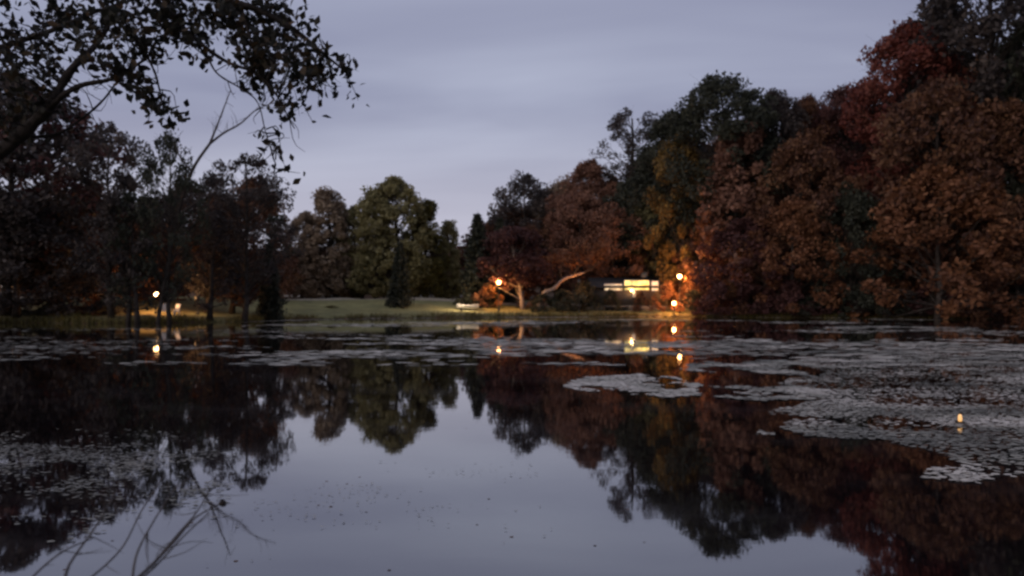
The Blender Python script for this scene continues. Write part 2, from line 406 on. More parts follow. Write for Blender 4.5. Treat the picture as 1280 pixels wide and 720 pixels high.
PROF = {
 'spire': lambda t: np.clip(1.0 - .75 * t ** 1.6, .05, 1) * np.clip(.55 + 2.2 * t, 0, 1),
 'round': lambda t: np.sqrt(np.clip(1 - (2 * (t - .48)) ** 2 * .95, .02, 1)),
 'oval':  lambda t: np.sin(pi * np.clip(t * .92 + .08, 0, 1)) ** .6,
 'skirt': lambda t: np.clip(1.02 - t ** 2.2, .05, 1) ** .7,
 'vase':  lambda t: np.clip(.35 + 1.1 * t, 0, 1) * np.sqrt(np.clip(1 - ((t - .62) / .42).clip(0) ** 2, .03, 1)),
}
def make_tree(seed, H, W, t0, prof, ncl, per, cs, leaf, lean=0.0, trunk_r=.018, limb_every=2):
    """meshes of one broadleaf tree, base at the origin"""
    rng = np.random.default_rng(seed)
    P = PROF[prof]
    bend = np.cumsum(rng.normal(size=(9, 2)) * .012 * H, 0) * .6
    zt = np.linspace(0, .93 * H, 9)
    TP = np.stack([bend[:, 0] + lean * zt, bend[:, 1], zt], 1); TP[:, :2] -= TP[0, :2]
    TR = np.interp(zt / H, [0, .05, .93], [trunk_r * H * 1.35, trunk_r * H, .004 * H])
    tr = MB(); tr.tube(TP, TR, 8)
    # clumps: a few big lobes, then clumps gathered round them
    nl = max(5, ncl // 9)
    lt = rng.uniform(t0, 1, nl); la_ = rng.uniform(0, 2 * pi, nl)
    t_ = rng.uniform(0, 1, ncl) ** .85; th = rng.uniform(0, 2 * pi, ncl)
    lump = 1 + .20 * np.sin(th * 3 + rng.uniform(0, 6) + t_ * 5) * rng.uniform(.3, 1) + .14 * np.sin(th * 5 + t_ * 11 + rng.uniform(0, 6))
    rr_ = W / 2 * P(t_) * lump * rng.uniform(.25, 1, ncl) ** .5
    zc_ = (t0 + (1 - t0) * t_) * H * .985 - cs * .4
    cx = np.interp(zc_, zt, TP[:, 0]); cy = np.interp(zc_, zt, TP[:, 1])
    C = np.stack([cx + rr_ * np.cos(th), cy + rr_ * np.sin(th), zc_], 1)
    lb = MB()
    for k in range(0, ncl, limb_every):
        zs = np.clip(C[k, 2] - rr_[k] * rng.uniform(.35, .9) - .03 * H, .12 * H, .9 * H)
        s0 = np.array([np.interp(zs, zt, TP[:, 0]), np.interp(zs, zt, TP[:, 1]), zs])
        mid = (s0 + C[k]) / 2 + np.array([0, 0, -.06 * rr_[k]]) + rng.normal(size=3) * .05 * rr_[k]
        q = (C[k] - mid) * .5 + mid + np.array([0, 0, .05 * rr_[k]]) + rng.normal(size=3) * .04 * rr_[k]
        r0 = max(.03, .35 * np.interp(zs, zt, TR))
        lb.tube([s0, mid, q, C[k]], [r0, r0 * .65, r0 * .4, .015], 5, cap=False)
        for _ in range(3):
            e = C[k] + rng.normal(size=3) * cs * np.array([.9, .9, .55])
            lb.tube([q, (q + e) / 2 + rng.normal(size=3) * .08 * cs, e], [r0 * .3, r0 * .18, .008], 3, cap=False)
    # leaves
    csz = cs * rng.uniform(.6, 1.35, ncl)
    idx = np.repeat(np.arange(ncl), per)
    d = rng.normal(size=(len(idx), 3)); d /= np.linalg.norm(d, axis=1)[:, None]
    rad = rng.uniform(.15, 1, len(idx)) ** .45
    LC = C[idx] + d * rad[:, None] * csz[idx][:, None] * np.array([1, 1, .8])
    LC[:, 2] = np.maximum(LC[:, 2], .25)
    V, Fq = leaf_quads(LC, leaf, rng)
    tint = np.clip(rng.normal(.5, .2, ncl)[idx] + rng.normal(0, .2, len(idx)), 0, 1)
    return dict(H=H, W=W, trunk=tr.mesh('trunk', True), limb=lb.mesh('limbs', True), crown=mesh_np('crown', V, Fq, tint))

def make_conifer(seed, H, W, per=46, leaf=.3):
    rng = np.random.default_rng(seed)
    tr = MB(); tr.tube([(0, 0, 0), (.05, 0, H * .5), (0, .04, H)], [.016 * H, .01 * H, .01], 7)
    lb = MB(); LC = []; tl = []
    z = .06 * H
    while z < .97 * H:
        f = 1 - z / H; nb = rng.integers(5, 8); a0 = rng.uniform(0, 6.3)
        for k in range(nb):
            th = a0 + k * 2 * pi / nb + rng.normal() * .2
            L = W / 2 * (f ** .8) * rng.uniform(.7, 1.15) + .12
            e = np.array([math.cos(th) * L, math.sin(th) * L, z - L * .22]); s0 = np.array([0, 0, z])
            m = (s0 + e) / 2 + np.array([0, 0, L * .06])
            lb.tube([s0, m, e], [.045, .03, .01], 4, cap=False)
            n = int(per * (L / (W / 2)) + 8); u = rng.uniform(.1, 1, n)
            p = s0 + (e - s0) * u[:, None] + rng.normal(size=(n, 3)) * np.array([.16, .16, .12]) * (L * .5 + .25)[..., None] if False else s0 + (e - s0) * u[:, None] + rng.normal(size=(n, 3)) * np.array([.15, .15, .13]) * (L * .5 + .3)
            LC.append(p); tl.append(np.full(n, rng.uniform(.2, .8)))
        z += H * .028 * rng.uniform(.8, 1.3)
    LC = np.concatenate(LC); V, Fq = leaf_quads(LC, leaf, rng, flat=1.5, elong=1.9)
    tint = np.clip(np.concatenate(tl) + rng.normal(0, .2, len(LC)), 0, 1)
    return dict(H=H, W=W, trunk=tr.mesh('trunk', True), limb=lb.mesh('limbs', True), crown=mesh_np('crown', V, Fq, tint))

PR = {
 'broad1': make_tree(11, 22, 15, .20, 'round', 130, 100, 1.6, .38),
 'broad2': make_tree(12, 22, 15, .15, 'oval', 130, 100, 1.6, .38),
 'broad3': make_tree(13, 24, 15, .13, 'round', 140, 100, 1.55, .38),
 'big1':   make_tree(91, 32, 17, .36, 'round', 200, 100, 1.55, .38),
 'big2':   make_tree(92, 32, 15, .28, 'oval', 190, 100, 1.55, .38),
 'lacy':   make_tree(93, 30, 10.5, .60, 'round', 80, 42, .95, .30, limb_every=1),
 'open1':  make_tree(21, 20, 13, .26, 'round', 95, 52, 1.0, .30, limb_every=1),
 'open2':  make_tree(22, 17, 9, .14, 'oval', 80, 55, .9, .28, limb_every=1),
 'open3':  make_tree(23, 18, 11, .16, 'round', 100, 55, .95, .30, lean=.03, limb_every=1),
 'tall1':  make_tree(31, 21, 11, .06, 'oval', 230, 62, 1.0, .38),
 'tall2':  make_tree(32, 20, 10, .05, 'spire', 210, 62, 1.0, .38),
 'skirt1': make_tree(41, 16, 15, .04, 'skirt', 105, 95, 1.35, .36),
 'skirt2': make_tree(42, 18, 15, .05, 'skirt', 110, 95, 1.4, .36),
 'skirt3': make_tree(43, 14, 12, .04, 'skirt', 85, 95, 1.25, .34),
 'small':  make_tree(51, 10, 9, .34, 'round', 130, 100, .95, .27, lean=-.15, trunk_r=.030, limb_every=7),
 'shrub':  make_tree(61, 3.6, 5, .03, 'skirt', 34, 60, .62, .20),
 'thin':   make_tree(71, 13, 4.2, .12, 'oval', 34, 50, .75, .24, lean=.05, limb_every=1),
 'con1':   make_conifer(81, 12, 5),
 'con2':   make_conifer(82, 8, 3.4, 40, .22),
}
def tree(name, proto, x, y, H, W, leaf, label, cat='tree', group=None, seed=0, bark='bark', rz=None):
    p = PR[proto]; z = gz(x, y)
    r = root(name, (x, y, z - .08), (seed * 2.399) % 6.28 if rz is None else rz, label=label, cat=cat, group=group)
    k = W / p['W']; h = H / p['H']
    r.scale = (k, k, h)
    link('trunk', p['trunk'], M[bark], r); link('limbs', p['limb'], M[bark], r); link('crown', p['crown'], LM[leaf], r)
    return r
_n = [0]
def ptree(name, proto, px, top, wpx, d, leaf, label, cat='tree', group=None, bark='bark', rz=None):
    _n[0] += 1
    x = (px - 640) / F * d; H = EYE + (HOR - top) / F * d - gz(x, d)
    return tree(name, proto, x, d, H, wpx / F * d, leaf, label, cat, group, _n[0], bark, rz)

# --- left bank
LEFT = [
 ('dark_tree','broad1',   8, 85,220, 66,'grey','dark brownish tree cut off by the left edge of the picture, behind the near branches'),
 ('maple_tree','open3',   72,118,190, 68,'maroon','wide purplish maroon tree, second from the left edge on the far bank'),
 ('oak_tree','open1',   140,150,130, 63,'grey','dark lacy tree rising just under the hanging leaf cluster, third from the left'),
 ('oak_tree','open2',   160,215, 80, 61,'grey','thin grey brown tree leaning over the left bank, in front of the dark lacy tree'),
 ('oak_tree','open3',   212,166, 84, 62,'dark','narrow dark green tree with a pointed ragged top beside the bare sapling'),
 ('oak_tree','open3',   258,215, 90, 72,'grey','grey brown open tree directly behind the bare sapling on the left bank'),
 ('oak_tree','open1',   305,188,120, 67,'grey','tall open crowned grey tree whose ragged top ends the left bank wood'),
 ('beech_tree','broad3',290,250,110, 76,'brown','full brown tree behind the tall grey one at the right end of the left wood'),
 ('dark_tree','skirt1', 120,250,170, 74,'brown','low brown tree filling the gap beneath the dark lacy tree'),
 ('dark_tree','skirt2',  20,230,190, 64,'grey','low dark brown tree with branches to the ground at the left edge'),
 ('dark_tree','skirt3', 200,275,110, 80,'brown','low brown tree above the lamp with the two white chairs'),
 ('thorn_tree','thin',  172,232, 55, 60.8,'dark','slender blackish tree standing at the water left of the lamp and chairs'),
 ('young_tree','thin',  262,262, 60, 65.5,'grey','slender dark straight tree right of the small pale lamp'),
 ('young_tree','thin',  345,262, 46, 80,'dark','slender dark tree on the right rim of the left wood, over the cone shaped evergreen'),
]
for a_ in LEFT: ptree(*a_)
ptree('evergreen_bush', 'con2', 337, 300, 36, 72, 'dark', 'small blackish cone shaped evergreen on the lawn at the right end of the left wood', 'conifer')

# --- middle: trees at the back of the lawn
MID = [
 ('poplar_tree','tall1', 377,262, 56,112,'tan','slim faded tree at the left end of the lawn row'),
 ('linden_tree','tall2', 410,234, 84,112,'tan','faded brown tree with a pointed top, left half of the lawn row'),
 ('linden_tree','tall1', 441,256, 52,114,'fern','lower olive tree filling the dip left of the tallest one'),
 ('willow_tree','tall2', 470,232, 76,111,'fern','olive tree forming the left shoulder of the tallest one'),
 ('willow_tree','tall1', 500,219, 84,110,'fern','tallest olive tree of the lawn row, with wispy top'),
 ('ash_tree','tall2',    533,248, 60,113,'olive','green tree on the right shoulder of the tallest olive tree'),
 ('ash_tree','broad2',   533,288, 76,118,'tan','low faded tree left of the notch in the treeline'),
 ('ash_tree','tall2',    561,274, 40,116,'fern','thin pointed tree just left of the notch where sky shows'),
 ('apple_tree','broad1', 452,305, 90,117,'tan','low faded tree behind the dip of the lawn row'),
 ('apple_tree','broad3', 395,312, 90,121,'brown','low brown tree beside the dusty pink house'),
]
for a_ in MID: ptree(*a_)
ptree('yew_tree', 'con2', 500, 300, 36, 95, 'dark', 'narrow black evergreen standing alone on the lawn under the olive tree', 'conifer')
ptree('spruce_tree', 'con1', 597, 262, 56, 100, 'dark', 'dark spruce with a pointed top beside the white rowboat', 'conifer')
ptree('spruce_tree', 'con1', 625, 268, 50, 108, 'dark', 'second dark spruce, behind the one beside the rowboat', 'conifer')
ptree('garden_bush', 'shrub', 414, 381, 26, 92, 'olive', 'small round olive bush alone on the left half of the lawn', 'bush')

# --- right wood, left to right; back row first
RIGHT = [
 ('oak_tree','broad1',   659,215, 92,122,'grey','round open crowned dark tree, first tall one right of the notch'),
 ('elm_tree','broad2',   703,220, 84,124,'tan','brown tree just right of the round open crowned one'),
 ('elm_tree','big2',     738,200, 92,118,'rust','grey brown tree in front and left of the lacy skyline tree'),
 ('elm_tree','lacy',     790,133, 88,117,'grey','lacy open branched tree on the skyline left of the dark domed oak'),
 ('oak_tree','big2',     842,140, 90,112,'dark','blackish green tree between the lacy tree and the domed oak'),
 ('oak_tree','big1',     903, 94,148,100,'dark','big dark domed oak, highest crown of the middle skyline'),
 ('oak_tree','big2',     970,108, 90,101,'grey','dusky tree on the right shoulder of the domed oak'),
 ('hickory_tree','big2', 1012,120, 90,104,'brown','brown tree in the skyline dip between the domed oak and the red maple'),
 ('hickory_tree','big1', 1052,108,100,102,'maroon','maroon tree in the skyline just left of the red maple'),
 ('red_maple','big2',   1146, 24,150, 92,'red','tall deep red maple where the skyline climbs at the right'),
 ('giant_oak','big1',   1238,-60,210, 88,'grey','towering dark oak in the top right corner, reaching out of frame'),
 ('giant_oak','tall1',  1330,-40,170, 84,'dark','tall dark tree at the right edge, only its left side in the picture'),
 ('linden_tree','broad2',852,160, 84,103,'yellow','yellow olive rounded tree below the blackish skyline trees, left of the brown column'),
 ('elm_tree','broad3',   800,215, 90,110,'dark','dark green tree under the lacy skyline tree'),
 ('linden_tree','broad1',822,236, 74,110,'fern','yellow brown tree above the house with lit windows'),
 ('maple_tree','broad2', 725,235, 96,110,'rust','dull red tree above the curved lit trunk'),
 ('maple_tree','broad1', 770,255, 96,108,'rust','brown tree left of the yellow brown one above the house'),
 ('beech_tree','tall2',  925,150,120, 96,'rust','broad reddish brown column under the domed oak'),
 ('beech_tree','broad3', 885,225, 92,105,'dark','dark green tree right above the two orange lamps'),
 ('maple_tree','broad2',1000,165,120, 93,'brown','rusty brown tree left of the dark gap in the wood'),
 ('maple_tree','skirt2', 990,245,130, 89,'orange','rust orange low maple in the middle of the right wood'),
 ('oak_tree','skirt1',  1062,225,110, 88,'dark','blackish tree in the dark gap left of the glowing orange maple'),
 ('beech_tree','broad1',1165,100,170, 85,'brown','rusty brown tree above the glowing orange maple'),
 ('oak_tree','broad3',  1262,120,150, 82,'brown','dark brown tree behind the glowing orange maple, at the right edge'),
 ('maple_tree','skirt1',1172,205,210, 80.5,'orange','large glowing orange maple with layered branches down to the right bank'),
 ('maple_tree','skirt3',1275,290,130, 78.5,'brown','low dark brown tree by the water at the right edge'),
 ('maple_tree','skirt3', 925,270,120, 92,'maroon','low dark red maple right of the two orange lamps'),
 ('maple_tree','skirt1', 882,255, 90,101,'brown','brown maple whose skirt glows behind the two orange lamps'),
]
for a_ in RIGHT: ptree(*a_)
# small maple with a pale leaning trunk
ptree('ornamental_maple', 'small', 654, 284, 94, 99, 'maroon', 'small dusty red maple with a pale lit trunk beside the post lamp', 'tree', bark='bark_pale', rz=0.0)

# trees deeper in, seen only in gaps; alike
fill = random.Random(5)
for k in range(26):
    px = 585 + k * 29 + fill.uniform(-8, 8); d = 122 + fill.uniform(-4, 14) if px < 900 else 112 + fill.uniform(-3, 10)
    top = float(np.interp(px, [585, 650, 740, 800, 900, 1000, 1080, 1150, 1330], [290, 250, 235, 190, 150, 145, 135, 70, 20])) + fill.uniform(0, 25)
    ptree('wood_tree', fill.choice(['broad1', 'broad2', 'broad3', 'tall1']), px, top, fill.uniform(80, 110), d, fill.choice(['grey', 'brown', 'dark', 'maroon']),
          'dusky tree deep in the right hand wood, seen only between nearer crowns', 'tree', 'trees deep in the right wood')
for k in range(17):
    px = -40 + k * 39 + fill.uniform(-8, 8); d = 150 + fill.uniform(-8, 20) if px > 330 else 98 + fill.uniform(-6, 8)
    ptree('wood_tree', fill.choice(['skirt1', 'skirt2', 'broad3']), px, fill.uniform(305, 328) if px > 330 else fill.uniform(215, 255), fill.uniform(80, 120) , d, fill.choice(['grey', 'brown', 'grey']),
          'dim brown tree of the far background wood beyond the lawn and left bank', 'tree', 'trees of the far background wood')
# bushes under the right wood and at the left bank
def shrub(px, top, wpx, d, leaf, label, group): ptree('shore_bush', 'shrub', px, top, wpx, d, leaf, label, 'bush', group)
for k in range(19):
    px = 872 + k * 24 + fill.uniform(-7, 7)
    d = float(np.interp(px, [860, 900, 1000, 1100, 1300], [94.5, 91, 87, 84.5, 79])) + fill.uniform(0, 2)
    shrub(px, fill.uniform(346, 372), fill.uniform(42, 66), d, fill.choice(['grey', 'dark', 'brown', 'maroon', 'dark']), 'dark bush in the row along the water under the right wood', 'bushes along the right bank')
for k in range(9):
    px = -10 + k * 19 + fill.uniform(-5, 5)
    shrub(px, fill.uniform(368, 386), fill.uniform(40, 60), 66 + fill.uniform(0, 3), fill.choice(['dark', 'brown', 'grey']), 'low dark bush at the foot of the left bank trees', 'bushes on the left bank')
for px, top, wp, d, lf, lb_ in [(679,366,38,95.9,'dark','low dark bush hiding the foot of the curved pale tree'),
                          (703,361,52,96.8,'dark','rounded blackish bush directly under the curved lit limb'),
                          (730,352,60,99,'dark','large black green bush at the left corner of the lit house'),
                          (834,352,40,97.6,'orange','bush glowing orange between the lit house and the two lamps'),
                          (764,361,26,99.6,'dark','small dark bush under the left windows of the lit house'),
                          (801,364,24,99.4,'brown','small brown bush in front of the yellow window of the lit house'),
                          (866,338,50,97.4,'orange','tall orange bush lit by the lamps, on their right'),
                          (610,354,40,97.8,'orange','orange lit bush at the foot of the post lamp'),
                          (664,362,40,101,'brown','brown bush behind the pale maple trunk')]:
    ptree('garden_bush', 'shrub', px, top, wp, d, lf, lb_, 'bush')

# --- bare sapling on the left bank
def bez(pts, n=24):
    """smooth curve through points"""
    pts = np.array(pts, float); m = len(pts); tt = np.linspace(0, m - 1, n); o = []
    for t_ in tt:
        i = min(int(t_), m - 2); f = t_ - i
        p0 = pts[max(i - 1, 0)]; p1 = pts[i]; p2 = pts[i + 1]; p3 = pts[min(i + 2, m - 1)]
        o.append(.5 * ((2 * p1) + (-p0 + p2) * f + (2 * p0 - 5 * p1 + 4 * p2 - p3) * f ** 2 + (-p0 + 3 * p1 - 3 * p2 + p3) * f ** 3))
    return np.array(o)
dS = 61.5
b0 = at(196, 400, dS); b0[2] = gz(b0[0], dS) - .1
sap = root('bare_sapling', tuple(b0), label='leafless grey sapling forking against the sky on the left bank', cat='tree')
S = lambda px, py, dd=0.0: at(px, py, dS + dd) - b0
st = MB(); st.tube(bez([(0, 0, 0), S(208, 340), S(222, 270, .5), S(240, 214), S(262, 180)], 26), np.linspace(.17, .11, 26), 7); st.obj('trunk', M['bark'], sap, True)
lb = MB()
rs = np.random.default_rng(44)
def forks(mb, P, r0, n, L, rng, up=(0, 0, .4), k=4):
    for _ in range(n):
        i = rng.integers(len(P) // 4, len(P)); s0 = P[min(i, len(P) - 1)]
        d = rng.normal(size=3) + np.array(up); d /= np.linalg.norm(d); l = L * rng.uniform(.4, 1.1)
        q = bez([s0, s0 + d * l * .5 + rng.normal(size=3) * .06 * l, s0 + d * l + np.array([0, 0, .1 * l])], 7)
        mb.tube(q, np.linspace(r0 * .5, r0 * .12, 7), k, cap=False)
for pts in ([S(262, 180), S(274, 150), S(288, 113)], [S(262, 180), S(280, 166, .4), S(300, 155), S(322, 136, .6), S(345, 128, .8)],
            [S(240, 214), S(225, 196, -.5), S(214, 170)], [S(222, 270, .5), S(248, 250), S(262, 236)]):
    P = bez(pts, 14); lb.tube(P, np.linspace(.11, .03, 14), 5); forks(lb, P, .05, 9, 1.6, rs)
lb.obj('limbs', M['twig'], sap, True)

# --- curved trunk lit by an added lamp near its tip
dC = 97.2
c0_ = at(672, 373, dC); c0_[2] = gz(c0_[0], dC) - .1
cv = root('leaning_tree', tuple(c0_), label='pale leaning tree with a long curved limb lit orange, left of the lit house', cat='tree')
S2 = lambda px, py, dd=0.0: at(px, py, dC + dd) - c0_
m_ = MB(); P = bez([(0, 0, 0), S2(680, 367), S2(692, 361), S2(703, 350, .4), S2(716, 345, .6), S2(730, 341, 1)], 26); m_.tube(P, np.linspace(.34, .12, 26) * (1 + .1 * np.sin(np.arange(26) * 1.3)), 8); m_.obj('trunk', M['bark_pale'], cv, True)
m_ = MB(); 
for pts in ([S2(703, 350, .4), S2(700, 338), S2(706, 322)], [S2(730, 341, 1), S2(745, 330, 1), S2(752, 312, 1)], [S2(716, 345, .6), S2(724, 330), S2(722, 315)]):
    P2 = bez(pts, 10); m_.tube(P2, np.linspace(.14, .05, 10), 5); forks(m_, P2, .05, 6, 1.2, rs)
m_.obj('limbs', M['bark'], cv, True)
LCs = []
for px, py in ((706, 318), (752, 308), (722, 310), (735, 322), (690, 325), (744, 318), (714, 326)):
    LCs.append(S2(px, py, .5) + rs.normal(size=(230, 3)) * np.array([.7, .8, .45]))
LCs = np.concatenate(LCs); V, Fq = leaf_quads(LCs, .28, rs)
link('crown', mesh_np('crown', V, Fq, rs.uniform(0, 1, len(Fq))), LM['orange'], cv)
# pale leaning trunk of the small maple
# ------------------------------------------------------------------ buildings
def light(parent, loc, power, color, rad=.15):
    l = bpy.data.lights.new('bulb', 'POINT'); l.energy = power; l.color = color; l.shadow_soft_size = rad
    o = bpy.data.objects.new('bulb', l); COL.objects.link(o); o.parent = parent; o.location = loc; return o
def window_unit(parent, cx, cz, w_, h_, yf, glass, mull=1, frame=M['trim'], cross=0):
    f = MB(); th = .09
    for s in (-1, 1):
        f.box((cx + s * (w_ / 2 + th / 2), yf - .03, cz), (th, .1, h_ + 2 * th)); f.box((cx, yf - .03, cz + s * (h_ / 2 + th / 2)), (w_, .098, th))
    for k in range(mull):
        f.box((cx - w_ / 2 + w_ * (k + 1) / (mull + 1), yf - .02, cz), (.06, .07, h_))
    for k in range(cross):
        f.box((cx, yf - .021, cz - h_ / 2 + h_ * (k + 1) / (cross + 1)), (w_, .06, .045))
    wo = f.obj('window', frame, parent)
    MB().box((cx, yf + .012, cz), (w_, .02, h_)).obj('pane', glass, wo)
    return wo
def house(px, d, wid, dep, wall_h, roof_h, wallmat, label, rz=0.0, over=.5, gable='side'):
    x = (px - 640) / F * d; z = min(gz(x - wid / 2, d), gz(x + wid / 2, d), gz(x, d + dep)) 
    r = root('house', (x, d, z), rz, label=label, cat='house')
    MB().box((0, dep / 2, .2), (wid + .1, dep + .1, .8)).obj('foundation', M['stone'], r)
    MB().box((0, dep / 2, .6 + wall_h / 2), (wid, dep, wall_h)).obj('wall', wallmat, r)
    top = .6 + wall_h; m = MB()
    w2, d2 = wid / 2 + over, dep / 2 + over; th = .16
    if gable == 'side':                                 # ridge along x
        for s in (-1, 1):
            V = [(-w2, dep / 2 + s * d2, top - .1), (w2, dep / 2 + s * d2, top - .1), (w2, dep / 2, top + roof_h), (-w2, dep / 2, top + roof_h)]
            V += [(a, b_, c + th) for a, b_, c in V]
            m.add(V, [(0, 1, 2, 3), (7, 6, 5, 4), (0, 4, 5, 1), (3, 2, 6, 7), (0, 3, 7, 4), (1, 5, 6, 2)])
        gs = []
        for s in (-1, 1): g = MB(); g.add([(s * wid / 2, 0, top), (s * wid / 2, dep, top), (s * wid / 2, dep / 2, top + roof_h - .05)], [(0, 1, 2)]); gs.append(g)
    else:
        for s in (-1, 1):
            V = [(s * w2, dep / 2 - d2, top - .1), (s * w2, dep / 2 + d2, top - .1), (0, dep / 2 + d2, top + roof_h), (0, dep / 2 - d2, top + roof_h)]
            V += [(a, b_, c + th) for a, b_, c in V]
            m.add(V, [(0, 1, 2, 3), (7, 6, 5, 4), (0, 4, 5, 1), (3, 2, 6, 7), (0, 3, 7, 4), (1, 5, 6, 2)])
        gs = []
        for y_ in (0, dep): g = MB(); gs.append(g); g.add([(-wid / 2, y_, top), (wid / 2, y_, top), (0, y_, top + roof_h - .05)], [(0, 1, 2)])
    ro = m.obj('roof', M['roof'], r); [g.obj('gable_wall', wallmat, r) for g in gs]
    return r, ro, z
# the lit house: px 745..826 at 99 m
hd = 101.0
hs, hroof, hz = house(788, hd, 9.8, 6.5, 2.5, 1.3, M['siding_dark'], 'low house with glowing yellow windows under the trees on the far bank')
hx = (788 - 640) / F * hd
lx = lambda px: (px - 640) / F * hd - hx
lz = lambda py: EYE + (HOR - py) / F * hd - hz
window_unit(hs, (lx(781) + lx(811)) / 2, (lz(351) + lz(362)) / 2, lx(811) - lx(781), lz(351) - lz(362), -.01, M['win_yellow'], 2)
window_unit(hs, (lx(756) + lx(777)) / 2, (lz(355.5) + lz(362.5)) / 2, lx(777) - lx(756), lz(355.5) - lz(362.5), -.01, M['win_white'], 2)
window_unit(hs, (lx(815) + lx(822)) / 2, (lz(352) + lz(363)) / 2, lx(822) - lx(815), lz(352) - lz(363), -.01, M['win_white'], 0, cross=1)
dr = MB().box((lx(792.5), -.04, lz(372.5) + 1.05 - .35), (.42, .08, 1.25), bev=.02).obj('door', M['trim'], hs)
MB().box((lx(792.5) + .2, -.1, lz(372.5) + .9), (.05, .06, .05)).obj('handle', M['black_metal'], dr)
MB().box((lx(770), -.5, .5), (3.4, 1.1, .16), bev=.02).obj('step', M['stone'], hs)
ch = MB().box((2.6, 4.2, 4.5), (.8, .8, 1.6), bev=.03); ch.obj('chimney', M['stone'], hroof)
pl_ = MB().lathe([(.03, 0), (.09, .04), (.09, .16), (.03, .2)], c=(lx(789), -.16, lz(364)), k=10).obj('porch_light', M['globe'], hs)
light(hs, (lx(789), -.5, lz(364) + .34), 70, (1, .60, .24), .22)
# other houses
h2, r2, z2 = house(388, 128, 9, 7, 3.6, 2.6, M['pink_siding'], 'dusty pink gabled house half hidden behind the left lawn trees', gable='front')
for cx in (-2.4, 0, 2.4): window_unit(h2, cx, 2.6, 1.1, 1.4, -.01, M['glass_dark'], 1, cross=1)
h3, r3, z3 = house(545, 132, 10, 7, 3.0, 1.8, M['grey_siding'], 'dim grey house behind the lawn trees left of the spruce')
for cx in (-3.2, 0, 3.2): window_unit(h3, cx, 2.3, 1.3, 1.2, -.01, M['glass_dark'], 1, cross=1)
h4, r4, z4 = house(14, 77, 6.5, 5, 2.0, 1.4, M['door'], 'brown cabin with one faint red lit window at the left edge')
window_unit(h4, -.1, 1.0 + .5, 1.5, .6, -.01, M['win_dim'], 1)

# ------------------------------------------------------------------ lamps
def lamp_post(px, py, d, label, power, color=(1, .50, .16), R=.23, glob='globe', name='post_lamp', group=None):
    x, y, zc_ = at(px, py, d); g = gz(x, y); h = zc_ - g
    r = root(name, (x, y, g), label=label, cat='lamp', group=group)
    MB().lathe([(.16, -.1), (.16, .08), (.09, .16), (.05, .3), (.045, h - R - .08), (.07, h - R - .05), (.10, h - R)], k=10).obj('post', M['black_metal'], r, True)
    MB().lathe([(.06, h - R), (R * .8, h - R * .62), (R, h), (R * .8, h + R * .62), (.06, h + R * .95)], k=14).obj('globe', M[glob], r, True)
    MB().lathe([(R * .75, h + R * .8), (R * .5, h + R * 1.15), (.03, h + R * 1.5)], k=10).obj('cap', M['black_metal'], r, True)
    if R > .15: light(r, (0, 1.5 * R + .02, h), power, color, R * .4)
    else:                                     # plate added to keep the bulb out of the water reflection
        MB().box((0, -.09, h), (.46, .05, .46), bev=.01).obj('added_shield', M['black_metal'], r)
        light(r, (0, .12, h), power, color, .07)
    return r
lamp_post(623.5, 353, 96.5, 'glowing post lamp between the spruce and the small dusty red maple', 1100, (1, .46, .13))
lamp_post(849.5, 345.5, 95.8, 'taller glowing post lamp right of the lit house', 1700, (1, .42, .12), .26)
lamp_post(842.5, 379, 94.6, 'low glowing lamp at the water edge below the taller one', 800, (1, .38, .12), .22, name='path_or_fill_lamp')
lamp_post(195, 367.5, 68.5, 'bright warm lamp among the trees of the left bank', 800, (1, .48, .18), .19, 'globe_pale')
lamp_post(247, 373, 69.5, 'small pale lamp right of the white garden chairs', 90, (1, .62, .3), .06, 'flame', name='path_or_fill_lamp')
lamp_post(724, 352, 96.2, 'dim fill lamp added at the tip of the curved limb to light it', 230, (1, .38, .12), .07, 'flame', name='limb_fill_lamp')  # unseen source, added for the orange glow on the limb

# ------------------------------------------------------------------ white rowboat on the lawn
def rowboat(px, d, L, rz, label):
    x = (px - 640) / F * d; z = gz(x, d)
    r = root('rowboat', (x, d, z + .06), rz, label=label, cat='boat')
    n = 15; m = 9; B = .62; V = []; Vi = []
    for i in range(n):
        u = i / (n - 1) * 2 - 1; wdt = B * (1 - abs(u) ** 2.6) ** .7 + .02; keel = .02 + .18 * abs(u) ** 3; sh = .52 + .16 * u * u
        for j in range(m):
            a = (j / (m - 1) - .5) * pi
            s = math.sin(a); c = math.cos(a) ** .6 if abs(a) < pi / 2 - 1e-6 else 0
            V.append((u * L / 2, s * wdt, sh - (sh - keel) * c)); Vi.append((u * L / 2 * .97, s * wdt * .94, sh + .001 - (sh - keel - .04) * c))
    i = np.arange(n - 1)[:, None] * m; j = np.arange(m - 1)[None]
    Fq = np.stack([i + j, i + m + j, i + m + j + 1, i + j + 1], -1).reshape(-1, 4)
    o = MB(); o.add(V, Fq); o.obj('hull', M['boat'], r, True)
    o = MB(); o.add(Vi, Fq[:, ::-1]); o.obj('lining', M['boat_in'], r, True)
    o = MB()
    for s, j_ in ((-1, 0), (1, m - 1)):
        o.tube([np.array(V[i_ * m + j_]) for i_ in range(n)], .035, 6)
    o.obj('gunwale', M['boat'], r, True)
    for u in (-.55, 0, .55):
        MB().box((u * L / 2, 0, .42), (.24, 2 * B * (1 - abs(u) ** 2.6) ** .7 * .9, .035), bev=.008).obj('seat', M['boat_in'], r)
    o = MB(); o.box((0, 0, -.02), (L * .6, .07, .08)); o.obj('keel', M['boat'], r)
    return r
rowboat(584.5, 94.5, 2.85, .12, 'white rowboat pulled up on the lawn beside the spruce')
lamp_post(577, 371, 93.2, 'short dim fill light added to brighten the white rowboat', 700, (1, .72, .45), .04, 'flame', name='path_or_fill_lamp')  # added light that brightens the boat, no real lamp stands here

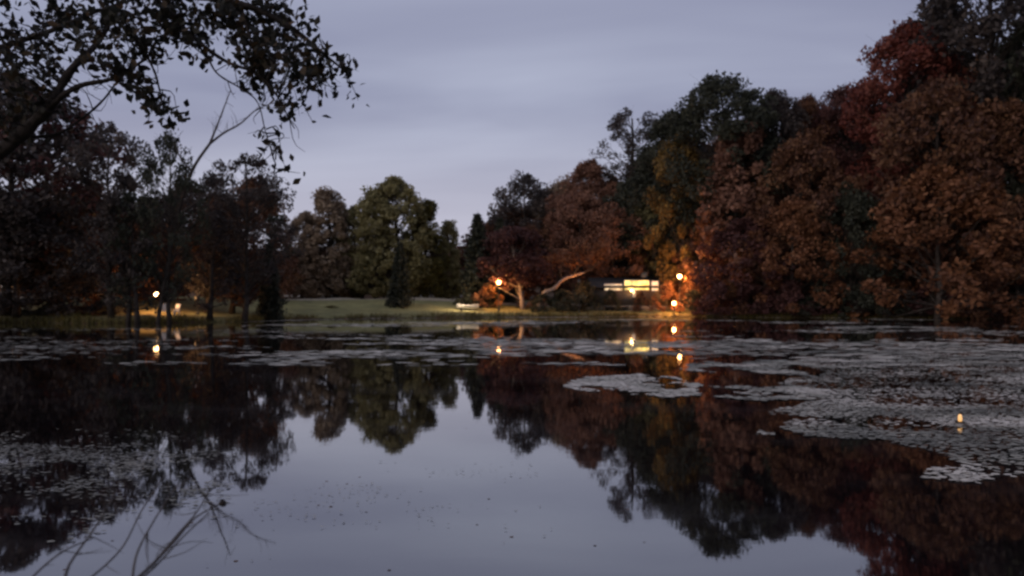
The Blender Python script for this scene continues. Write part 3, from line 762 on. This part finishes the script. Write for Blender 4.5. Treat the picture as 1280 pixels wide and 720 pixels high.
# ------------------------------------------------------------------ garden chairs on the left bank
def chair(px, d, rz, label):
    x = (px - 640) / F * d; z = gz(x, d)
    r = root('garden_chair', (x, d, z), rz, label=label, cat='chair', group='white chairs under the left lamp')
    for k in range(5):
        MB().box((-.22 + .11 * k, -.02, .36 - .0), (.095, .52, .022), bev=.004).obj('seat_slat', M['chair'], r)
    c, s = math.cos(.42), math.sin(.42); T = [[1, 0, 0], [0, c, -s], [0, s, c]]
    T = [[1, 0, 0], [0, c, s], [0, -s, c]]
    for k in range(5):
        MB().box((-.22 + .11 * k, .36, .70), (.095, .022, .74 + .05 * (2 - abs(k - 2))), bev=.004, tilt=T).obj('back_slat', M['chair'], r)
    for sx in (-1, 1):
        MB().box((sx * .31, -.24, .27), (.05, .09, .56)).obj('leg', M['chair'], r)
        MB().box((sx * .31, .26, .26), (.05, .09, .54)).obj('leg', M['chair'], r)
        MB().box((sx * .33, 0, .56), (.13, .74, .025), bev=.005).obj('armrest', M['chair'], r)
    return r
chair(204, 67.0, .3, 'white slatted garden chair left of its twin, right of the bright lamp')
chair(218, 67.0, -.4, 'white slatted garden chair right of its twin, nearer the small pale lamp')

# ------------------------------------------------------------------ duckweed and lily pads
def poly_in(P, x, y):
    c = np.zeros(np.shape(x), bool); n = len(P)
    for i in range(n):
        a, b = P[i], P[(i + 1) % n]
        c ^= ((a[1] > y) != (b[1] > y)) & (x < (b[0] - a[0]) * (y - a[1]) / ((b[1] - a[1]) or 1e-9) + a[0])
    return c
def world_poly(pp): return [on_water(*p) for p in pp]
weed_mat = bpy.data.materials.new('duckweed'); weed_mat.use_nodes = True; t = weed_mat.node_tree; b = t.nodes['Principled BSDF']
at_ = N(t, 'ShaderNodeAttribute', attribute_name='tint'); r = N(t, 'ShaderNodeValToRGB')
r.color_ramp.elements[0].color = (.15, .14, .115, 1); r.color_ramp.elements[1].color = (.50, .45, .39, 1)
k_ = r.color_ramp.elements.new(.5); k_.color = (.31, .285, .235, 1)
t.links.new(at_.outputs['Fac'], r.inputs[0]); t.links.new(r.outputs[0], b.inputs['Base Color'])
b.inputs['Roughness'].default_value = .55; b.inputs['IOR'].default_value = 1.45
PADSIDES = 7
def pads(x, y, size, rng, tilt=.06, elong=1.0):
    n = len(x); th = np.arange(PADSIDES) * 2 * pi / PADSIDES
    rad = size[:, None] * rng.uniform(.65, 1.2, (n, PADSIDES)); ph = rng.uniform(0, 6.28, n)[:, None]
    vx = rad * np.cos(th + ph) * elong; vy = rad * np.sin(th + ph)
    gx_ = rng.normal(0, tilt, (n, 1)); gy_ = rng.normal(0, tilt, (n, 1))
    base = rng.uniform(.004, .016, (n, 1)) + np.abs(size[:, None]) * .06
    vz = base + np.clip(gx_ * vx + gy_ * vy, -.6 * base, .05)
    V = np.stack([x[:, None] + vx, y[:, None] + vy, vz], -1).reshape(-1, 3)
    return V, np.arange(n * PADSIDES).reshape(-1, PADSIDES)
def weed(name, label, n, box, fn, s0, s1, seed, elong=1.0, tilt=.06, bias=0.0):
    rng = np.random.default_rng(seed)
    # sample uniformly by area in box
    x = rng.uniform(box[0], box[1], n); y = rng.uniform(box[2], box[3], n)
    keep = rng.random(n) < fn(x, y)
    keep &= pond_sd(x, y) < .25
    x, y = x[keep], y[keep]
    V, Fq = pads(x, y, rng.uniform(s0, s1, len(x)), rng, tilt, elong)
    tint = np.clip(fbm(x * .7 + 3, y * 1.1, 5) * 2.6 - .80 + rng.normal(0, .12, len(x)) + bias, 0, 1)
    print(name, len(x))
    return tag(link(name, mesh_np(name, V, Fq, tint), weed_mat), label, 'water plants', kind='stuff')
R_ = world_poly([(985, 452), (1040, 441), (1180, 438), (1290, 436), (1420, 440), (1420, 600), (1290, 602), (1215, 603), (1170, 596), (1150, 572), (1085, 556), (1000, 547), (968, 536), (985, 526), (1040, 522), (965, 518), (975, 511), (1030, 505), (1040, 494), (990, 478), (1010, 466)])
def right_fn(x, y):
    e = (fbm(x * .7 + 9, y * .35, 4) - .5) * 2.4
    ins = poly_in(R_, x + e * .9, y + e * .5)
    holes = sm(.36, .60, fbm(x * .8, y * .9 + 40, 5)) * .85 + .15
    return ins * holes * (.35 + .65 * sm(.36, .5, fbm(x * .35 + 5, y * .5, 3)))
weed('duckweed_mat', 'wide pale mat of floating weed covering the water at the right', 300000, (3, 25, 6, 30), right_fn, .012, .032, 1, elong=1.6)
C_ = world_poly([(711, 482), (735, 473), (800, 469), (850, 473), (880, 480), (862, 492), (820, 495), (790, 490), (730, 489)])
weed('duckweed_mat', 'separate pale island of floating weed left of the big mat, mid pond', 40000, (0, 6, 11, 18),
     lambda x, y: poly_in(C_, x + (fbm(x, y) - .5) * .6, y + (fbm(x + 5, y) - .5) * 1.6) * sm(.30, .5, fbm(x * 1.3, y * 1.2 + 2, 5)), .02, .055, 2, elong=1.3, bias=.2)
C2 = world_poly([(880, 486), (930, 478), (985, 480), (1030, 490), (1020, 500), (960, 502), (900, 496)])
C3 = world_poly([(855, 455), (920, 450), (985, 452), (1030, 462), (1000, 472), (930, 468), (870, 464)])
weed('duckweed_mat', 'patchy strips of floating weed joining the pale island to the big mat', 60000, (2, 11, 10, 24),
     lambda x, y: (poly_in(C2, x + (fbm(x, y) - .5) * 2, y + (fbm(x + 5, y) - .5) * 1.5) | poly_in(C3, x + (fbm(x, y) - .5) * 2, y + (fbm(x + 5, y) - .5) * 1.5)) * sm(.42, .5, fbm(x * .8, y * .8 + 7)), .02, .055, 3, elong=1.3)
def far_fn(x, y):
    px = 640 + x / y * F
    st = fbm(x * .075 + 3, y * .16 + 11, 4)
    dens = np.interp(px, [0, 250, 360, 480, 640, 900, 1000, 1150, 1280], [.0, .05, .28, .36, .31, .27, .22, .12, .14])
    dens = dens * np.interp(y + (fbm(x * .22, y * .3 + 9) - .5) * 22, [19, 27, 38, 55, 80, 95], [0, .45, .85, 1, .9, .9])
    side = np.interp(px, [0, 260, 370, 1280], [.05, .12, 1, 1])
    near = sm(3.5, .8, -pond_sd(x, y)) * (px > 300) * .55
    return np.clip(sm(.58 - dens * .36, .78 - dens * .36, st) + near, 0, 1) * side * sm(.35, .5, fbm(x * .5, y * .5, 3))
weed('duckweed_film', 'streaks of floating weed across the far half of the pond', 150000, (-50, 62, 19, 98), far_fn, .05, .14, 4, elong=2.4, tilt=.03)
def left_fn(x, y):
    px = 640 + x / y * F; py = HOR + EYE * F / y
    m = sm(300, 200, px + (fbm(x * 2, y * 2) - .5) * 160) * sm(535, 565, py) * sm(665, 610, py + (fbm(x * 3, y * 2 + 4) - .5) * 90)
    return m * sm(.36, .74, fbm(x * 1.6, y * 2.2 + 3, 5)) * .16
weed('duckweed_film', 'thin broken film of weed on the near water at the left', 190000, (-6.5, -1.2, 4.5, 10), left_fn, .006, .017, 5, elong=1.9, bias=-.45)
def near_fn(x, y):
    px = 640 + x / y * F
    return sm(.50, .68, fbm(x * .9 + 31, y * 1.6 + 3, 5)) * .02 * sm(760, 480, px) * sm(240, 330, px)
weed('duckweed_film', 'barely visible specks of weed on the open water at the bottom centre', 50000, (-2.4, .8, 4.3, 7.5), near_fn, .003, .008, 8, elong=2.0, bias=-.6)
weed('duckweed_film', 'faint streaks of weed on the dark water before the left bank', 14000, (-42, -9, 17, 55),
     lambda x, y: sm(.60, .72, fbm(x * .12, y * .4 + 21, 4)) * .6, .05, .12, 6, elong=2.0, bias=-.45, tilt=.03)
# loose fallen leaves afloat
rng = np.random.default_rng(9)
nlf = 60; yy = rng.uniform(4.4, 12, nlf); xx = rng.uniform(-.72, .2, nlf) * yy; kp = fbm(xx * .6 + 2, yy * .6) > .47
V, Fq = pads(xx[kp], yy[kp], rng.uniform(.006, .014, kp.sum()), rng, .02, 1.3); V[:, 2] = .002
tag(link('floating_leaves', mesh_np('floating_leaves', V, Fq, rng.random(len(Fq))), LM['brown']), 'small fallen leaves scattered over the near water', 'leaves', kind='stuff')

# small amber float light in the big mat
fx, fy = on_water(1200, 530)
fl = root('floating_lantern', (fx, fy, .012), label='tiny amber light floating in the big weed mat at the right', cat='lantern')
MB().lathe([(.055, 0), (.06, .012), (.05, .022)], k=12).obj('base', M['bark'], fl, True)
MB().lathe([(.020, .022), (.027, .05), (.025, .09), (.012, .118)], k=10).obj('glass', M['flame'], fl, True)

# ------------------------------------------------------------------ rough grass along the shore
rng = np.random.default_rng(12); B0 = []
seg = [(POND[i], POND[(i + 1) % len(POND)]) for i in range(len(POND))]
for i_, (a_, b_) in enumerate(seg):
    L = np.linalg.norm(b_ - a_); far = a_[1] > 50
    n_ = int(L * (95 if far else (60 if a_[1] < 12 else 20)))
    t_ = rng.random(n_)[:, None]; p = a_ + (b_ - a_) * t_; nrm = np.array([-(b_ - a_)[1], (b_ - a_)[0]]) / L
    p = p + nrm * rng.normal(0, .6, (n_, 1)) * (1 if far else .4)
    B0.append(p)
B0 = np.concatenate(B0); zz = ground_z(B0[:, 0], B0[:, 1]); kp = (zz > -.05) & (zz < .8); B0 = B0[kp]; zz = zz[kp]
h = rng.uniform(.10, .45, len(B0)) * (.35 + 1.7 * fbm(B0[:, 0] * .5, B0[:, 1] * .5, 3) ** 1.5 * 1.4); an = rng.uniform(0, pi, len(B0)); wv = .03 + .02 * rng.random(len(B0))
ca, sa = np.cos(an) * wv, np.sin(an) * wv; lx_, ly_ = rng.normal(0, .12, (2, len(B0)))
V = np.stack([np.stack([B0[:, 0] - ca, B0[:, 1] - sa, zz - .03], 1), np.stack([B0[:, 0] + ca, B0[:, 1] + sa, zz - .03], 1),
              np.stack([B0[:, 0] + lx_ * h * 2, B0[:, 1] + ly_ * h * 2, zz + h], 1)], 1).reshape(-1, 3)
tag(link('shore_grass', mesh_np('shore_grass', V, np.arange(len(V)).reshape(-1, 3), rng.random(len(B0))), LM['olive']), 'rough dark grass fringing the pond', 'grass', kind='stuff')

# ------------------------------------------------------------------ near tree, top left
rng = np.random.default_rng(101)
tb = np.array([-6.1, 6.0, 0]); tb[2] = gz(tb[0], tb[1]) - .1
nt_ = root('overhanging_tree', tuple(tb), label='near dark tree whose leafy branches hang into the top left corner', cat='tree')
Q = lambda px, py, d: at(px, py, d) - tb
crotch = Q(-150, 270, 6.2)
tk = MB(); P = bez([(0, 0, 0), (.05, .0, .9), crotch * [1, 1, 1], Q(-190, 60, 6.5), Q(-170, -220, 6.6)], 30)
tk.tube(P, np.interp(np.linspace(0, 1, 30), [0, .08, .4, 1], [.24, .17, .13, .06]), 12); tk.obj('trunk', M['bark_near'], nt_, True)
trunkP = P
limbs = [  # (points, start radius, end radius)
 ([crotch, Q(-60, 232, 6.0), Q(0, 190, 5.7), Q(38, 158, 5.6), Q(62, 135, 5.5)], .070, .040),
 ([Q(62, 135, 5.5), Q(82, 98, 5.5), Q(100, 75, 5.5), Q(118, 58, 5.6), Q(140, 25, 5.7), Q(170, -30, 5.8)], .034, .014),
 ([Q(62, 135, 5.5), Q(82, 117, 5.4), Q(104, 106, 5.3), Q(135, 100, 5.3), Q(158, 89, 5.2), Q(185, 72, 5.2)], .024, .009),
 ([Q(22, 172, 5.65), Q(70, 168, 5.8), Q(100, 150, 5.9), Q(128, 126, 6.0), Q(148, 100, 6.1), Q(168, 78, 6.2)], .015, .005),
 ([Q(-190, 20, 6.5), Q(-60, -30, 6.0), Q(80, -30, 5.6), Q(200, -12, 5.3), Q(300, 5, 5.2), Q(360, 32, 5.2), Q(398, 62, 5.2), Q(430, 88, 5.2)], .05, .006),
 ([Q(200, -12, 5.3), Q(225, 30, 5.2), Q(255, 58, 5.1), Q(285, 78, 5.1), Q(320, 92, 5.0), Q(345, 118, 5.0), Q(362, 150, 5.0)], .02, .004),
 ([Q(-170, 120, 6.4), Q(-80, 95, 6.2), Q(0, 60, 6.0), Q(60, 40, 5.9), Q(120, 15, 5.8), Q(180, -5, 5.8)], .032, .009),
 ([Q(185, 72, 5.2), Q(195, 95, 5.2), Q(202, 125, 5.2), Q(205, 140, 5.2)], .010, .003),
 ([Q(300, 5, 5.2), Q(312, 45, 5.1), Q(318, 80, 5.1), Q(312, 108, 5.1)], .012, .003),
 ([Q(398, 62, 5.2), Q(392, 85, 5.2), Q(384, 108, 5.2)], .008, .003),
 ([Q(255, 58, 5.1), Q(270, 90, 5.0), Q(300, 110, 5.0), Q(322, 128, 5.0), Q(332, 165, 5.0), Q(344, 205, 5.0)], .007, .0025),
 ([Q(0, 60, 6.0), Q(20, 90, 6.1), Q(30, 125, 6.2)], .018, .004),
]
allP = []
for pts, r0, r1 in limbs:
    P = bez(pts, 8 * len(pts)); m_ = MB(); m_.tube(P, np.linspace(r0, r1, len(P)) * (1 + .08 * rng.normal(size=len(P))), 7); m_.obj('limb', M['bark_near'], nt_, True)
    allP.append(P)
allPts = np.concatenate(allP)
# leaf clumps: (px, py, rx, ry, leaves)
CL = []
def cl(px, py, rx, ry, n, d=None): CL.append((px, py, rx, ry, n, d))
for px, py, rx, ry, n in [
 (10,20,45,38,150),(45,15,35,30,90),(20,70,40,35,130),(15,110,35,30,110),(45,100,22,30,60),(8,150,28,26,80),(38,140,14,14,22),
 (95,8,30,14,60),(118,30,22,22,70),(92,48,18,20,46),(140,15,28,22,90),(170,10,26,22,90),(150,45,24,20,70),(132,66,20,18,60),(178,42,20,18,50),
 (205,12,26,18,80),(200,40,16,16,44),(238,10,26,16,85),(262,26,24,18,74),(290,10,28,18,90),(312,28,24,18,80),(340,8,26,18,86),(352,34,26,22,96),
 (368,58,22,20,80),(338,62,16,14,36),(318,82,20,18,62),(305,72,18,16,48),(328,100,14,12,34),(360,84,18,14,40),(385,75,18,14,44),(392,104,16,14,46),
 (372,98,14,10,26),(412,84,14,12,30),(428,92,10,14,26),(245,55,12,18,38),(225,48,14,10,22),
 (165,90,14,14,40),(180,108,14,16,48),(192,126,15,14,50),(204,138,9,9,22),(150,88,10,8,14),(120,78,12,8,14),
 (360,128,12,7,16),(368,148,8,12,18),(350,132,8,7,8),(324,170,7,6,5),(338,178,7,8,7),(346,204,7,6,6),(352,212,5,8,5),
 (60,70,20,16,36),(75,30,14,14,22),(290,40,18,14,40)]:
    cl(px, py, rx, ry, n)
leafC = []; tw = MB()
for px, py, rx, ry, n, d in CL:
    c = Q(px, py, 5.3)
    dd = np.linalg.norm(allPts[:, [0, 2]] - c[[0, 2]], axis=1); near = allPts[np.argmin(dd)]
    depth = near[1] + tb[1] + rng.normal() * .15; depth = float(np.clip(depth, 4.6, 6.6))
    c = Q(px, py, depth)
    k = max(3, n // 7)
    for _ in range(k):
        e = c + np.array([rng.normal() * rx * .62 / F * depth, rng.normal() * .22, rng.normal() * ry * .62 / F * depth])
        s0 = near + rng.normal(size=3) * .01
        j = allPts[np.argmin(np.linalg.norm(allPts - e, axis=1))]
        if np.linalg.norm(j - e) < np.linalg.norm(s0 - e): s0 = j
        q = bez([s0, (s0 + e) / 2 + rng.normal(size=3) * .04 + np.array([0, 0, .03]), e], 6)
        tw.tube(q, np.linspace(.0052, .0016, 6), 4, cap=False)
        m = max(2, int(1.25 * n / k))
        u = rng.uniform(.45, 1.05, m)[:, None]
        leafC.append(s0 + (e - s0) * u + rng.normal(size=(m, 3)) * np.array([.045, .05, .045]))
# bare fine twigs between the leaf masses
for _ in range(70):
    P = allP[rng.choice([2, 3, 5, 10, 9, 1])]; s0 = P[rng.integers(3, len(P))]
    d = np.array([rng.normal(.5, .6), rng.normal() * .5, rng.normal(-.1, .6)]); d /= np.linalg.norm(d); l = rng.uniform(.1, .26)
    tw.tube(bez([s0, s0 + d * l * .5 + rng.normal(size=3) * .035, s0 + d * l + rng.normal(size=3) * .04], 6), np.linspace(.004, .0012, 6), 3, cap=False)
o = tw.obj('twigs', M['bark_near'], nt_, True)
leafC = np.concatenate(leafC)
# leaf shape: lobed blade folded along its midrib, with stalk
LV = np.array([(0, -.5, 0), (.0, -.05, -.03), (0, .5, -.08), (.17, -.22, .03), (.30, .02, .05), (.20, .24, .01), (-.17, -.22, .03), (-.30, .02, .05), (-.20, .24, .01)])
LF = [(0, 3, 1), (3, 4, 1), (4, 5, 1), (5, 2, 1), (0, 1, 6), (6, 1, 7), (7, 1, 8), (8, 1, 2)]
lme = mesh_np('leaf', LV, np.array(LF), np.full(8, .45)); lme2 = mesh_np('leaf', LV * [1.1, .9, -1], np.array(LF), np.full(8, .8))
def rot(n, rng):
    a = rng.normal(size=(n, 3)); a[:, 2] -= .7; a /= np.linalg.norm(a, axis=1)[:, None]     # tip direction, drooping
    b_ = rng.normal(size=(n, 3)); c = np.cross(a, b_); c /= np.linalg.norm(c, axis=1)[:, None]; b_ = np.cross(c, a)
    return np.stack([c, a, b_], 2)
n_ = len(leafC); RT = rot(n_, rng); sz = rng.uniform(.045, .085, n_)
w_ = leafC + tb; ppx = 640 + w_[:, 0] / w_[:, 1] * F; ppy = HOR - (w_[:, 2] - EYE) / w_[:, 1] * F
inview = (ppx > 0) & (ppy > 0)
order = np.argsort(-(sz / w_[:, 1]) * inview)
big = order[:300]; rest = order[300:]
from mathutils import Matrix
for q_, i_ in enumerate(big):
    o = bpy.data.objects.new('leaf', lme if q_ % 3 else lme2); COL.objects.link(o); o.parent = nt_
    m3 = RT[i_] * sz[i_] * 1.0
    o.matrix_local = Matrix([[*m3[0], leafC[i_, 0]], [*m3[1], leafC[i_, 1]], [*m3[2], leafC[i_, 2]], [0, 0, 0, 1]])
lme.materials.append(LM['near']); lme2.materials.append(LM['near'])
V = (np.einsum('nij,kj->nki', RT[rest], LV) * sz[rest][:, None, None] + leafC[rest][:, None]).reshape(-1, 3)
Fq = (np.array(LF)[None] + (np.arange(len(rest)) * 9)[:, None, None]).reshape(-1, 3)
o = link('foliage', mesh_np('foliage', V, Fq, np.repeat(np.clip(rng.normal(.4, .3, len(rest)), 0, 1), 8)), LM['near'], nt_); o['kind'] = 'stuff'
print('near leaves', n_)
# crown above the frame, so the tree is whole
up = []
for _ in range(70):
    c = np.array([rng.normal(-.6, 1.6), rng.normal(0.4, 1.2), rng.uniform(4.6, 7.2)]); up.append(c + rng.normal(size=(45, 3)) * .38)
up = np.concatenate(up); V, Fq = leaf_quads(up, .11, rng)
link('crown', mesh_np('crown', V, Fq, rng.random(len(Fq))), LM['near'], nt_)

# ------------------------------------------------------------------ bare shrub on the near bank, bottom left
sb = np.array([-2.15, 1.95, 0]); sb[2] = gz(sb[0], sb[1]) - .05
bs = root('bare_shrub', tuple(sb), label='leafless twiggy shrub reaching over the water in the bottom left corner', cat='shrub')
T = lambda px, py, d: at(px, py, d) - sb
for pts, r0 in [([(0, 0, 0), T(60, 800, 2.2), T(165, 728, 2.45), T(215, 680, 2.6), T(243, 648, 2.7), T(277, 629, 2.8)], .008),
                ([(0.02, 0, 0), T(30, 790, 2.2), T(90, 700, 2.5), T(125, 650, 2.7), T(146, 612, 2.9)], .007),
                ([(-.02, 0, 0), T(-10, 780, 2.2), T(40, 722, 2.5), T(78, 690, 2.6), T(118, 672, 2.7)], .006),
                ([T(165, 728, 2.45), T(172, 690, 2.5), T(196, 645, 2.6), T(222, 606, 2.7)], .0045),
                ([(.05, 0, 0), T(85, 790, 2.3), T(150, 742, 2.5), T(190, 712, 2.6), T(228, 672, 2.75), T(262, 640, 2.9)], .005),
                ([(-.05, 0, 0), T(20, 770, 2.3), T(95, 735, 2.5), T(150, 688, 2.65), T(176, 640, 2.8), T(204, 596, 2.9)], .0045),
                ([T(195, 700, 2.53), T(222, 668, 2.7), T(246, 640, 2.8), T(262, 612, 2.9)], .004)]:
    P = bez(pts, 22); m_ = MB(); m_.tube(P, np.linspace(r0, .0022, 22), 6); forks(m_, P[8:], .004, 5, .16, rng, up=(.5, .3, .3), k=4); m_.obj('stem', M['twig'], bs, True)
pd = T(278, 629, 2.8); MB().lathe([(.003, -.014), (.011, -.008), (.014, .0), (.011, .009), (.003, .014)], c=pd, k=9).obj('seed_head', M['bark_near'], bs, True)
